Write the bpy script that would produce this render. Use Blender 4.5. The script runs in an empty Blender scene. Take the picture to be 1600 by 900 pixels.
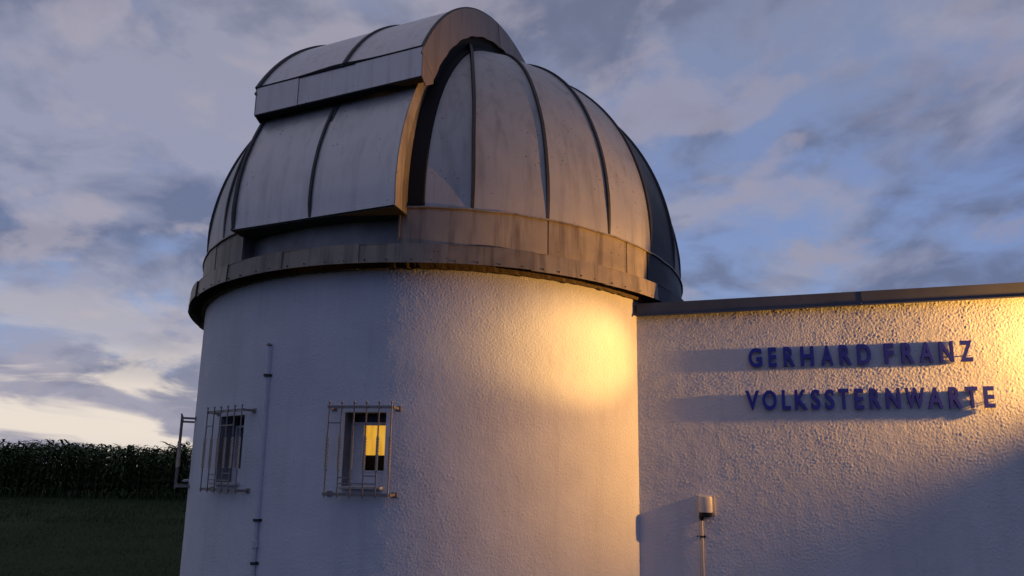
import bpy, bmesh, math, random
import numpy as np
from mathutils import Vector, Matrix, noise
random.seed(7); rng = np.random.default_rng(7)
R_ = math.radians
scene = bpy.context.scene
C = scene.collection

# ------------------------------------------------------------------ camera
CAMH = 1.6
cd = bpy.data.cameras.new("camera"); cam = bpy.data.objects.new("camera", cd); C.objects.link(cam)
FPX = 931.02
cd.sensor_width = 36; cd.lens = FPX / 1600 * 36; cd.shift_y = 145 / 1600
cd.clip_start = 0.05; cd.clip_end = 5000
cam.matrix_world = (Matrix.Translation((0, 0, CAMH)) @ Matrix.Rotation(R_(90 + 8.778), 4, 'X')
                    @ Matrix.Rotation(R_(0.946), 4, 'Z'))
scene.camera = cam

# ------------------------------------------------------------------ node helpers
class NT:
    def __init__(s, nt): s.nt = nt; s.n = nt.nodes; s.l = nt.links
    def node(s, t, **kw):
        n = s.n.new(t)
        for k, v in kw.items(): setattr(n, k, v)
        return n
    def link(s, a, b): s.l.new(a, b)
    def put(s, sock, v):
        if isinstance(v, bpy.types.NodeSocket): s.l.new(v, sock)
        elif v is not None: sock.default_value = v
    def math(s, op, a, b=None, c=None, clamp=False):
        n = s.node('ShaderNodeMath', operation=op, use_clamp=clamp)
        s.put(n.inputs[0], a); s.put(n.inputs[1], b)
        if c is not None: s.put(n.inputs[2], c)
        return n.outputs[0]
    def vmath(s, op, a, b=None):
        n = s.node('ShaderNodeVectorMath', operation=op)
        s.put(n.inputs[0], a); s.put(n.inputs[1], b)
        return n.outputs['Value'] if op in ('DOT_PRODUCT', 'LENGTH') else n.outputs[0]
    def ramp(s, fac, stops, interp='LINEAR'):
        n = s.node('ShaderNodeValToRGB'); n.color_ramp.interpolation = interp
        e = n.color_ramp.elements
        while len(e) < len(stops): e.new(0.5)
        for i, (p, c) in enumerate(stops):
            e[i].position = p
            e[i].color = (c, c, c, 1) if isinstance(c, (int, float)) else (*c, 1)
        s.put(n.inputs[0], fac)
        return n.outputs[0]
    def mix(s, f, a, b, bt='MIX'):
        n = s.node('ShaderNodeMix', data_type='RGBA', blend_type=bt)
        s.put(n.inputs[0], f)
        s.put(n.inputs[6], a if isinstance(a, bpy.types.NodeSocket) else (*a, 1))
        s.put(n.inputs[7], b if isinstance(b, bpy.types.NodeSocket) else (*b, 1))
        return n.outputs[2]
    def noise(s, vec, scale, detail=4, rough=0.5, dist=0.0, out=0):
        n = s.node('ShaderNodeTexNoise')
        s.put(n.inputs['Vector'], vec); n.inputs['Scale'].default_value = scale
        n.inputs['Detail'].default_value = detail; n.inputs['Roughness'].default_value = rough
        n.inputs['Distortion'].default_value = dist
        return n.outputs[out]
    def mapping(s, vec, loc=(0, 0, 0), rot=(0, 0, 0), scale=(1, 1, 1)):
        n = s.node('ShaderNodeMapping'); s.put(n.inputs[0], vec)
        n.inputs[1].default_value = loc; n.inputs[2].default_value = rot; n.inputs[3].default_value = scale
        return n.outputs[0]

# ------------------------------------------------------------------ world: dusk sky with drifting cloud
world = bpy.data.worlds.new("World"); scene.world = world; world.use_nodes = True
wn_ = NT(world.node_tree); world.node_tree.nodes.clear()
d = wn_.node('ShaderNodeTexCoord').outputs['Generated']
sep = wn_.node('ShaderNodeSeparateXYZ'); wn_.link(d, sep.inputs[0])
zc_ = wn_.math('MAXIMUM', sep.outputs[2], 0.0)
WEST = (math.sin(R_(-32)), math.cos(R_(-32)), 0)
west = wn_.vmath('DOT_PRODUCT', d, WEST)
west01 = wn_.math('MULTIPLY_ADD', west, 0.5, 0.5)
clear = wn_.ramp(zc_, [(0.0, (.36, .37, .45)), (.16, (.27, .36, .58)), (.42, (.20, .285, .53)), (.62, (.22, .26, .40)), (1.0, (.26, .27, .38))])
east = wn_.ramp(zc_, [(0.0, (.070, .110, .30)), (.3, (.085, .145, .42)), (.62, (.24, .26, .38)), (1.0, (.26, .27, .38))])
clear = wn_.mix(wn_.ramp(west01, [(.30, 0.0), (.72, 1.0)]), east, clear)
den = wn_.math('ADD', zc_, 0.42)
pl = wn_.node('ShaderNodeCombineXYZ')
wn_.link(wn_.math('DIVIDE', sep.outputs[0], den), pl.inputs[0]); wn_.link(wn_.math('DIVIDE', sep.outputs[1], den), pl.inputs[1])
P = wn_.mapping(pl.outputs[0], loc=(0.65, 0.2, 0.0), rot=(0, 0, R_(20)))
big = wn_.noise(P, 1.5, 6, 0.55, 0.25)
fine = wn_.noise(wn_.mapping(P, scale=(1, 1.25, 1)), 6.6, 8, 0.55, 0.3)
# more cover towards the sunset side
left = wn_.ramp(wn_.vmath('DOT_PRODUCT', d, (-0.9, 0.3, -0.1)), [(.0, 0.0), (.62, 1.0)])
cover = wn_.math('ADD', wn_.math('ADD', wn_.math('MULTIPLY', big, .44), wn_.math('MULTIPLY', fine, .56)), wn_.math('MULTIPLY_ADD', left, .115, wn_.ramp(zc_, [(.10, .01), (.22, -.06), (.34, -.01), (.46, .05)])))
mask = wn_.ramp(cover, [(.43, 0.0), (.61, 1.0)], 'EASE')
shade = wn_.noise(wn_.mapping(P, loc=(.12, .17, 3.0)), 3.6, 7, 0.55, 0.35)
upf = wn_.math('ADD', west01, wn_.math('MULTIPLY', zc_, .7), clamp=True)
cl_dark = wn_.mix(upf, (.050, .078, .20), (.132, .148, .232))
cl_lite = wn_.mix(upf, (.105, .135, .31), (.34, .335, .42))
cloudc = wn_.mix(wn_.ramp(shade, [(.44, 0.0), (.59, 1.0)]), cl_dark, cl_lite)
sky = wn_.mix(wn_.math('MULTIPLY', mask, .76), clear, cloudc)
puff = wn_.noise(wn_.mapping(P, loc=(4.1, 2.2, 1.0), scale=(1, 1.1, 1)), 6.5, 7, 0.52, 0.2)
puffm = wn_.math('MULTIPLY', wn_.ramp(puff, [(.52, 0.0), (.64, 1.0)], 'EASE'), .62)
sky = wn_.mix(puffm, sky, wn_.mix(west01, (.10, .12, .26), (.42, .39, .46)))
# pale sunset light low in the west, with flat grey bars of stratus across it
az = wn_.math('ARCTAN2', sep.outputs[0], sep.outputs[1])
low = wn_.node('ShaderNodeCombineXYZ')
wn_.link(wn_.math('MULTIPLY', az, 1.0), low.inputs[0]); wn_.link(wn_.math('MULTIPLY', sep.outputs[2], 3.4), low.inputs[1])
bars = wn_.noise(wn_.mapping(low.outputs[0], loc=(1.35, .31, 0)), 4.6, 7, 0.55, 0.5)
gz = wn_.ramp(zc_, [(0.0, .80), (.05, .95), (.10, .92), (.14, .55), (.19, .20), (.30, 0.0)], 'EASE')
gw = wn_.ramp(west, [(.55, 0.0), (.93, .92), (1.0, 1.0)], 'EASE')
glow = wn_.math('MULTIPLY', gz, gw)
open_ = wn_.ramp(bars, [(.44, .02), (.57, 1.0)], 'EASE')
sky = wn_.mix(wn_.math('MULTIPLY', glow, .55), sky, (.36, .34, .42))
sky = wn_.mix(wn_.math('MULTIPLY', glow, open_), sky, (.86, .76, .66))
below = wn_.ramp(wn_.math('MULTIPLY_ADD', sep.outputs[2], 10, .6), [(.4, 0.0), (.6, 1.0)])
sky = wn_.mix(below, (.02, .024, .03), sky)
bg = wn_.node('ShaderNodeBackground'); wn_.link(sky, bg.inputs[0]); bg.inputs[1].default_value = 1.0
wo = wn_.node('ShaderNodeOutputWorld'); wn_.link(bg.outputs[0], wo.inputs[0])

# the sun is at the horizon behind the cloud: only a very faint, very soft trace of it
sl = bpy.data.lights.new("sun", 'SUN'); sl.energy = 0.06; sl.angle = R_(25); sl.color = (1, .78, .62)
sun = bpy.data.objects.new("sun", sl); C.objects.link(sun)
sdir = Vector((math.sin(R_(-55)) * math.cos(R_(4)), math.cos(R_(-55)) * math.cos(R_(4)), math.sin(R_(4))))
sun.rotation_euler = sdir.to_track_quat('Z', 'Y').to_euler(); sun.location = (-20, 20, 20)

scene.view_settings.view_transform = 'Standard'; scene.view_settings.look = 'None'
scene.view_settings.exposure = 0; scene.view_settings.gamma = 1; scene.view_settings.use_curve_mapping = False

# ------------------------------------------------------------------ layout numbers (metres)
TX, TY = -0.8476, 7.9914            # tower axis
RW, RR, RD = 3.0, 3.161, 3.045      # tower wall, ring skirt, dome
Z_RB, Z_RT = 3.348, 3.518           # ring skirt bottom / top
ZD = 3.987                          # dome centre
AX0, AY0 = 1.2446, 5.8413           # where the annex wall meets the tower
WA = R_(15.05)
WD = Vector((math.cos(WA), -math.sin(WA), 0)); WN = Vector((-math.sin(WA), -math.cos(WA), 0))
Z_CB, Z_CT = 3.161, 3.289           # coping bottom / top
def W(s, o, z): return Vector((AX0, AY0, 0)) + WD * s + WN * o + Vector((0, 0, z))
def cylp(azd, r, z):
    a = R_(azd); return Vector((TX + r * math.sin(a), TY - r * math.cos(a), z))

# ------------------------------------------------------------------ object helpers
def tag(o, label=None, cat=None, group=None, kind=None):
    if label: o['label'] = label
    if cat: o['category'] = cat
    if group: o['group'] = group
    if kind: o['kind'] = kind
    return o
def empty(name, loc, label, cat, group=None):
    o = bpy.data.objects.new(name, None); C.objects.link(o); o.location = loc; o.empty_display_size = .2
    return tag(o, label, cat, group)
def link(name, me, parent=None, smooth=False, label=None, kind=None):
    o = bpy.data.objects.new(name, me); C.objects.link(o)
    if parent is not None:
        o.parent = parent
        # world-space mesh data under a moved parent
        p = Vector((0, 0, 0)); q = parent
        while q is not None: p += q.location; q = q.parent
        o.location = -p
    if smooth: me.polygons.foreach_set('use_smooth', [True] * len(me.polygons))
    if label: o['label'] = label
    if kind: o['kind'] = kind
    return o
class MB:
    def __init__(s): s.v = []; s.f = []
    def add(s, vs, fs):
        b = len(s.v); s.v += [tuple(v) for v in vs]; s.f += [tuple(b + i for i in f) for f in fs]; return s
    def box(s, o, ax, ay, az_):           # corner + three edge vectors
        o = Vector(o); ax, ay, az_ = Vector(ax), Vector(ay), Vector(az_)
        vs = [o, o + ax, o + ax + ay, o + ay, o + az_, o + ax + az_, o + ax + ay + az_, o + ay + az_]
        fs = [(0, 3, 2, 1), (4, 5, 6, 7), (0, 1, 5, 4), (1, 2, 6, 5), (2, 3, 7, 6), (3, 0, 4, 7)]
        if ax.cross(ay).dot(az_) < 0: fs = [f[::-1] for f in fs]
        return s.add(vs, fs)
    def tube(s, pts, r, n=10, caps=True, square=False, twist=0.0):
        pts = [Vector(p) for p in pts]; rs = r if isinstance(r, (list, tuple)) else [r] * len(pts)
        rings = []; ref = None
        for i, p in enumerate(pts):
            t = (pts[min(i + 1, len(pts) - 1)] - pts[max(i - 1, 0)]).normalized()
            if ref is None: ref = Vector((1, 0, 0)) if abs(t.x) < .9 else Vector((0, 1, 0))
            a = (ref - t * ref.dot(t)).normalized(); ref = a; b = t.cross(a)
            tw = twist * i
            rings.append([p + (a * math.cos(tw + 2 * math.pi * k / n) + b * math.sin(tw + 2 * math.pi * k / n)) * rs[i] for k in range(n)])
        vs = [v for q in rings for v in q]; fs = []
        for i in range(len(pts) - 1):
            for k in range(n):
                k2 = (k + 1) % n; fs.append((i * n + k, i * n + k2, (i + 1) * n + k2, (i + 1) * n + k))
        if caps: fs.append(tuple(range(n))[::-1]); fs.append(tuple((len(pts) - 1) * n + k for k in range(n)))
        return s.add(vs, fs)
    def sheet(s, fn, us, vs_, thick=0.0, nf=None, close=True):
        """surface fn(u,v) with optional thickness along nf(u,v)"""
        nu, nv = len(us), len(vs_)
        A = [fn(u, v) for u in us for v in vs_]
        F = [(i * nv + j, (i + 1) * nv + j, (i + 1) * nv + j + 1, i * nv + j + 1) for i in range(nu - 1) for j in range(nv - 1)]
        if thick == 0: return s.add(A, F)
        B = [fn(u, v) - nf(u, v) * thick for u in us for v in vs_]
        n = len(A); F2 = list(F) + [tuple(n + i for i in f[::-1]) for f in F]
        rim = [i * nv for i in range(nu)] + [(nu - 1) * nv + j for j in range(1, nv)] + [i * nv + nv - 1 for i in range(nu - 2, -1, -1)] + [j for j in range(nv - 2, 0, -1)]
        for i in range(len(rim)):
            a, b = rim[i], rim[(i + 1) % len(rim)]; F2.append((b, a, n + a, n + b))
        return s.add(A + B, F2)
    def build(s, name, m, parent=None, smooth=False, label=None, kind=None, bevel=0.0, fix=True):
        me = bpy.data.meshes.new(name); me.from_pydata([tuple(v) for v in s.v], [], s.f); me.materials.append(m)
        if fix or bevel:
            bm = bmesh.new(); bm.from_mesh(me)
            if bevel: bmesh.ops.bevel(bm, geom=[e for e in bm.edges if e.is_manifold and e.calc_face_angle(0) > .6], offset=bevel, segments=2, affect='EDGES', profile=.6)
            if fix: bmesh.ops.recalc_face_normals(bm, faces=bm.faces)
            bm.to_mesh(me); bm.free()
        me.update()
        if smooth:
            me.polygons.foreach_set('use_smooth', [True] * len(me.polygons))
            try: me.set_sharp_from_angle(angle=R_(35))
            except Exception: pass
        o = link(name, me, parent, False, label, kind)
        return o
lin = lambda a, b, n: [a + (b - a) * i / n for i in range(n + 1)]

# ------------------------------------------------------------------ materials
def newmat(name):
    m = bpy.data.materials.new(name); m.use_nodes = True; nt = NT(m.node_tree)
    return m, nt, m.node_tree.nodes['Principled BSDF']
def stucco():
    m, t, b = newmat('white_stucco')
    g = t.node('ShaderNodeNewGeometry').outputs['Position']
    gn = t.mapping(g, scale=(1, 1, .8))
    a = t.noise(gn, 74, 3, .55, .5)
    v = t.node('ShaderNodeTexVoronoi', feature='SMOOTH_F1'); t.put(v.inputs['Vector'], gn); v.inputs['Scale'].default_value = 66
    big = t.noise(g, 2.2, 4, .5)
    mid = t.noise(g, 14, 3, .5)
    patch = t.ramp(t.noise(g, 1.3, 2, .5), [(.4, .55), (.62, 1.0)])
    h = t.math('ADD', t.math('MULTIPLY', t.math('ADD', a, t.math('MULTIPLY', v.outputs['Distance'], -.55)), patch), t.math('MULTIPLY', mid, .45))
    bp = t.node('ShaderNodeBump'); bp.inputs['Strength'].default_value = .55; bp.inputs['Distance'].default_value = .006
    t.put(bp.inputs['Height'], h); t.link(bp.outputs[0], b.inputs['Normal'])
    streak = t.noise(t.mapping(g, scale=(7, 7, .5)), 1.5, 4, .6)
    col = t.mix(t.ramp(big, [(.35, 0.0), (.7, 1.0)]), (.66, .655, .68), (.74, .735, .75))
    col = t.mix(t.math('MULTIPLY', t.ramp(streak, [(.50, 0.0), (.72, 1.0)]), .22), col, (.47, .46, .45))
    # rain-washed grime just under the ledges, running down in uneven tongues
    pz = t.node('ShaderNodeSeparateXYZ'); t.link(g, pz.inputs[0])
    tongue = t.noise(t.mapping(g, scale=(9, 9, .35)), 1.3, 5, .65)
    lvl = t.math('ADD', pz.outputs[2], t.math('MULTIPLY', tongue, .9))
    col = t.mix(t.math('MULTIPLY', t.ramp(t.math('MULTIPLY_ADD', lvl, 1.0, -3.0), [(.42, 0.0), (.85, 1.0)]), .18), col, (.36, .33, .30))
    dots = t.ramp(t.noise(g, 26, 1, .4), [(.76, 0.0), (.79, 1.0)])
    col = t.mix(t.math('MULTIPLY', dots, .35), col, (.35, .32, .30))
    t.link(col, b.inputs['Base Color']); b.inputs['Roughness'].default_value = .9; b.inputs['Specular IOR Level'].default_value = .25
    return m
def zinc(name, c1, c2, rough=.42, metal=.55, dirt=.5, tint=(.10, .085, .07)):
    m, t, b = newmat(name)
    g = t.node('ShaderNodeNewGeometry').outputs['Position']
    oi = t.node('ShaderNodeObjectInfo').outputs['Random']
    n1 = t.noise(g, 1.7, 5, .6, .4)
    rel = t.vmath('SUBTRACT', g, (TX, TY, 0))
    st = t.noise(t.mapping(rel, scale=(6, 6, .55)), 1.6, 5, .6, .2)
    f = t.math('ADD', t.math('MULTIPLY', n1, .6), t.math('MULTIPLY', oi, .28))
    col = t.mix(t.ramp(f, [(.25, 0.0), (.65, 1.0)]), c1, c2)
    col = t.mix(t.math('MULTIPLY', t.ramp(st, [(.48, 0.0), (.72, 1.0)]), dirt), col, tint)
    sp = t.node('ShaderNodeTexVoronoi'); t.put(sp.inputs['Vector'], g); sp.inputs['Scale'].default_value = 17
    cl = t.ramp(t.noise(g, 2.3, 2, .5), [(.52, 0.0), (.62, 1.0)])
    spk = t.math('MULTIPLY', t.ramp(sp.outputs['Distance'], [(.10, 1.0), (.17, 0.0)]), cl)
    col = t.mix(t.math('MULTIPLY', spk, .75), col, (.05, .04, .035))
    sp2 = t.node('ShaderNodeTexVoronoi'); t.put(sp2.inputs['Vector'], t.mapping(g, loc=(3, 1, 2))); sp2.inputs['Scale'].default_value = 60
    cl2 = t.ramp(t.noise(g, 3.1, 2, .5), [(.58, 0.0), (.66, 1.0)])
    spk2 = t.math('MULTIPLY', t.ramp(sp2.outputs['Distance'], [(.14, 1.0), (.24, 0.0)]), cl2)
    col = t.mix(t.math('MULTIPLY', spk2, .5), col, (.06, .05, .045))
    t.link(col, b.inputs['Base Color'])
    b.inputs['Metallic'].default_value = metal
    t.link(t.ramp(n1, [(.3, rough - .06), (.7, rough + .12)]), b.inputs['Roughness'])
    bp = t.node('ShaderNodeBump'); bp.inputs['Strength'].default_value = .30; bp.inputs['Distance'].default_value = .02
    t.put(bp.inputs['Height'], t.noise(g, 3.0, 3, .5)); t.link(bp.outputs[0], b.inputs['Normal'])
    return m
def plain(name, c, rough=.6, metal=0.0, var=.25, scale=8, bump=0.0, spec=.5):
    m, t, b = newmat(name)
    g = t.node('ShaderNodeNewGeometry').outputs['Position']
    n = t.noise(g, scale, 4, .6)
    t.link(t.mix(t.ramp(n, [(.3, 0.0), (.7, 1.0)]), tuple(x * (1 - var) for x in c), c), b.inputs['Base Color'])
    b.inputs['Roughness'].default_value = rough; b.inputs['Metallic'].default_value = metal; b.inputs['Specular IOR Level'].default_value = spec
    if bump:
        bp = t.node('ShaderNodeBump'); bp.inputs['Strength'].default_value = .5; bp.inputs['Distance'].default_value = bump
        t.put(bp.inputs['Height'], t.noise(g, scale * 4, 3, .6)); t.link(bp.outputs[0], b.inputs['Normal'])
    return m
def emis(name, c, s):
    m, t, b = newmat(name)
    g = t.node('ShaderNodeNewGeometry').outputs['Position']
    n = t.ramp(t.noise(t.mapping(g, scale=(9, 9, 1.2)), 3, 3, .5), [(.35, 0.0), (.62, 1.0)])
    t.link(t.mix(n, tuple(x * q for x, q in zip(c, (.80, .70, .5))), c), b.inputs['Emission Color']); b.inputs['Emission Strength'].default_value = s
    b.inputs['Base Color'].default_value = (*[x * .6 for x in c], 1)
    return m
M = dict(
    stucco=stucco(),
    gore=zinc('weathered_zinc_dome', (.40, .38, .355), (.54, .505, .46), .46, .30, .34),
    band=zinc('stained_zinc_band', (.18, .15, .12), (.46, .38, .28), .52, .2, .85, (.08, .06, .045)),
    cheek=zinc('brown_stained_cheek', (.24, .19, .155), (.34, .28, .23), .55, .2, .4, (.08, .06, .045)),
    shade_black=zinc('shadow_painted_sheet', (.022, .022, .024), (.034, .034, .037), .55, .1, .3, (.012, .012, .012)),  # paints the unlit dome sheets beyond the lamp's reach near-black
    shutter=zinc('zinc_shutter', (.62, .575, .54), (.74, .69, .645), .40, .50, .22),
    coping=plain('grey_sheet_coping', (.11, .115, .13), .55, .3, .3, 3),
    seam=plain('dark_seam_metal', (.07, .065, .06), .6, .3, .3, 20),
    black=plain('black_trim_and_shade', (.004, .004, .004), .85, 0, .3, 15),  # black trim, also the painted shade and reflection beside the shutter
    recess=plain('grey_recess_sheet', (.34, .33, .31), .6, .3, .4, 4),  # even mid-grey for the recessed band panel
    iron=plain('galvanised_iron_bar', (.32, .28, .25), .5, .25, .35, 40),
    glint=plain('glint_bright_iron', (.66, .56, .46), .36, .8, .2, 60),  # lighter than the bars, painting the lamp glints on the twists
    letter=plain('dark_blue_letter_paint', (.006, .020, .36), .40, .0, .2, 25),
    plastic=plain('ivory_plastic', (.62, .58, .52), .45, 0, .12, 30),
    dplastic=plain('black_plastic', (.02, .02, .022), .35, 0, .2, 30),
    white=plain('white_window_paint', (.82, .82, .84), .5, 0, .12, 20),
    pvc=plain('painted_conduit', (.64, .64, .67), .6, 0, .12, 20),
    sill=plain('pale_stone_sill', (.55, .54, .53), .7, 0, .2, 30, .003),
    reveal=plain('shade_grey_reveal', (.26, .26, .27), .9, 0, .3, 12, .004),
    blind=plain('grey_blind_cloth', (.20, .19, .18), .9, 0, .25, 25),
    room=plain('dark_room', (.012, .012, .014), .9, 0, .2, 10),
    glow=emis('lit_yellow_blind', (1.0, .53, .06), .80),
    warm=emis('warm_lamp_lens', (1.0, .62, .28), 12),
    roof=plain('dark_roof_felt', (.06, .06, .065), .9, 0, .3, 6, .01),
)
def glassmat():
    m, t, b = newmat('window_glass'); b.inputs['Base Color'].default_value = (.9, .92, .95, 1)
    b.inputs['Transmission Weight'].default_value = 1; b.inputs['Roughness'].default_value = .02; b.inputs['IOR'].default_value = 1.1
    return m
M['glass'] = glassmat()
def groundmat():
    m, t, b = newmat('dusk_meadow')
    g = t.node('ShaderNodeNewGeometry').outputs['Position']
    n = t.noise(g, .5, 5, .6); n2 = t.noise(g, 14, 4, .6)
    col = t.mix(n, (.013, .025, .009), (.026, .042, .014)); col = t.mix(t.ramp(n2, [(.4, 0.0), (.7, 1.0)]), col, (.05, .065, .022))
    t.link(col, b.inputs['Base Color']); b.inputs['Roughness'].default_value = 1; b.inputs['Specular IOR Level'].default_value = .1
    bp = t.node('ShaderNodeBump'); bp.inputs['Distance'].default_value = .05; t.put(bp.inputs['Height'], n2); t.link(bp.outputs[0], b.inputs['Normal'])
    return m
M['ground'] = groundmat()
def leafmat(name, c1, c2):
    m, t, b = newmat(name)
    g = t.node('ShaderNodeNewGeometry').outputs['Position']
    t.link(t.mix(t.ramp(t.noise(g, 1.8, 3, .6), [(.35, 0.0), (.65, 1.0)]), c1, c2), b.inputs['Base Color'])
    b.inputs['Roughness'].default_value = .7; b.inputs['Specular IOR Level'].default_value = .2
    return m
M['corn'] = leafmat('corn_leaf', (.036, .064, .018), (.072, .098, .030))
M['grass'] = leafmat('grass_blade', (.022, .042, .012), (.042, .066, .02))

# ------------------------------------------------------------------ ground sheet
def ground_h(x, y):
    return 0.05 * noise.noise(Vector((x * .15, y * .15, 0))) if abs(x) + abs(y) < 200 else 0
b = MB()
gx = sorted(set([-3000, -1000, -400, -150] + [i * 4 for i in range(-20, 21)] + [150, 400, 1000, 3000]))
gy = sorted(set([-3000, -1000, -400, -150, -80] + [i * 4 for i in range(-10, 21)] + [150, 400, 1000, 3000]))
b.sheet(lambda x, y: Vector((x, y, ground_h(x, y))), gx, gy)
g_ = b.build('ground', M['ground'], smooth=True); g_['kind'] = 'structure'

# ------------------------------------------------------------------ real stucco relief (band-limited random height field, 6 mm grid)
def height_field(n, seed, lo, hi, ay):
    r_ = np.random.default_rng(seed); f = np.fft.fft2(r_.standard_normal((n, n)))
    kx = np.fft.fftfreq(n, .006)[:, None]; ky = np.fft.fftfreq(n, .006)[None, :] * ay
    k = np.hypot(kx, ky) + 1e-9
    f *= np.exp(-((np.log(k) - math.log(math.sqrt(lo * hi))) / math.log(hi / lo)) ** 2 * 2.2) / k ** .35
    h = np.fft.ifft2(f).real; return h / h.std()
HF = height_field(768, 3, 27, 62, 1.15); HB = height_field(768, 5, 3, 9, 1.0)
def relief(u, z):
    def smp(H, u, z):
        a, b_ = (u / .006) % 768, (z / .006) % 768; i, j = a.astype(int), b_.astype(int); fa, fb = a - i, b_ - j; i2, j2 = (i + 1) % 768, (j + 1) % 768
        return (H[i % 768, j % 768] * (1 - fa) + H[i2, j % 768] * fa) * (1 - fb) + (H[i % 768, j2] * (1 - fa) + H[i2, j2] * fa) * fb
    coarse = smp(HB, u, z); patch_ = smp(HB, u * .13 + 1.1, z * .16 + 2.0)
    h = smp(HF, u + .3, z + .7); h2 = smp(HF, u * .62 + 2.1, z * .55 + .2); h = np.where(h > 0, h ** 1.35 * .85, -np.abs(h) ** .8 * .7) * np.clip(1 + .38 * patch_, .45, 1.7) + .55 * np.clip(h2 - .3, 0, 2)
    return np.clip(h, -2.2, 1.8) * .00082 * (1 + .25 * np.clip(coarse, -1.5, 1.5)) + coarse * .00022

# ------------------------------------------------------------------ the round tower
tower = empty('observatory_tower', (TX, TY, 0), 'round white stucco observatory tower carrying the grey metal dome', 'tower')
WINS = [(-7.35, 3.45), (-36.0, 3.9), (-65.2, 3.9)]      # azimuth, half width (degrees)
WZ0, WZ1, WDEP = 1.445, 2.085, .17
azs = set(np.arange(-180, -70, 2.0).tolist()) | set(np.arange(-70, 56, .16).round(4).tolist()) | set(np.arange(56, 181, 2.0).tolist()) | {180.0}
edge_a = [w[0] + q * w[1] for w in WINS for q in (-1, 1)]
azs = sorted([a for a in azs if all(abs(a - e) > .05 for e in edge_a)] + edge_a)
edge_z = [WZ0, WZ1, 3.48, 0.0]
zs = sorted([z for z in lin(.08, .56, 6) + np.arange(.60, 3.46, .0085).tolist() if all(abs(z - e) > .003 for e in edge_z)] + edge_z)
b = MB(); na, nz = len(azs), len(zs)
aa, zz_ = np.meshgrid(np.array(azs), np.array(zs), indexing='ij')
fade = np.ones_like(aa)
for a, hw in WINS:
    da = np.maximum(np.abs(aa - a) - hw, 0) * RW * math.pi / 180; dz = np.maximum(np.maximum(WZ0 - zz_, zz_ - WZ1), 0)
    fade = np.minimum(fade, np.clip(np.hypot(da, dz) / .03, 0, 1))
rr_ = RW + relief(np.radians(aa) * RW, zz_) * fade
VV = np.stack([TX + rr_ * np.sin(np.radians(aa)), TY - rr_ * np.cos(np.radians(aa)), zz_], -1).reshape(-1, 3)
ii, jj = np.meshgrid(np.arange(na - 1), np.arange(nz - 1), indexing='ij')
am_ = (np.array(azs)[:-1] + np.array(azs)[1:])[:, None] / 2; zm_ = (np.array(zs)[:-1] + np.array(zs)[1:])[None, :] / 2
keep = np.ones(ii.shape, bool)
for a, hw in WINS: keep &= ~((np.abs(am_ - a) < hw) & (zm_ > WZ0) & (zm_ < WZ1))
QQ = np.stack([ii * nz + jj, (ii + 1) * nz + jj, (ii + 1) * nz + jj + 1, ii * nz + jj + 1], -1)[keep]
def grid_obj(name, VV, QQ, mat, parent, label=None):
    me = bpy.data.meshes.new(name); me.vertices.add(len(VV)); me.vertices.foreach_set('co', VV.astype(np.float32).ravel())
    me.loops.add(len(QQ) * 4); me.loops.foreach_set('vertex_index', QQ.astype(np.int32).ravel())
    me.polygons.add(len(QQ)); me.polygons.foreach_set('loop_start', np.arange(0, len(QQ) * 4, 4, dtype=np.int32)); me.polygons.foreach_set('loop_total', np.full(len(QQ), 4, np.int32))
    me.update(calc_edges=True); me.validate(); me.materials.append(mat)
    return link(name, me, parent, True, label)
grid_obj('wall', VV, QQ, M['stucco'], tower)
b = MB()
for a, hw in WINS:                              # reveals, recess shade painted in as dark grey
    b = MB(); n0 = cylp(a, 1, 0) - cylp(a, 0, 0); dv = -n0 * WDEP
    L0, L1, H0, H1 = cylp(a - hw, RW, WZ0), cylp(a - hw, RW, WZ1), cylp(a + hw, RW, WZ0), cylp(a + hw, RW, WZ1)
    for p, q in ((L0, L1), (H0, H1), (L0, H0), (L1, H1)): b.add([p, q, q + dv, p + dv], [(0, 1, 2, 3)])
    b.build('reveal', M['reveal'], tower, fix=False)


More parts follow.
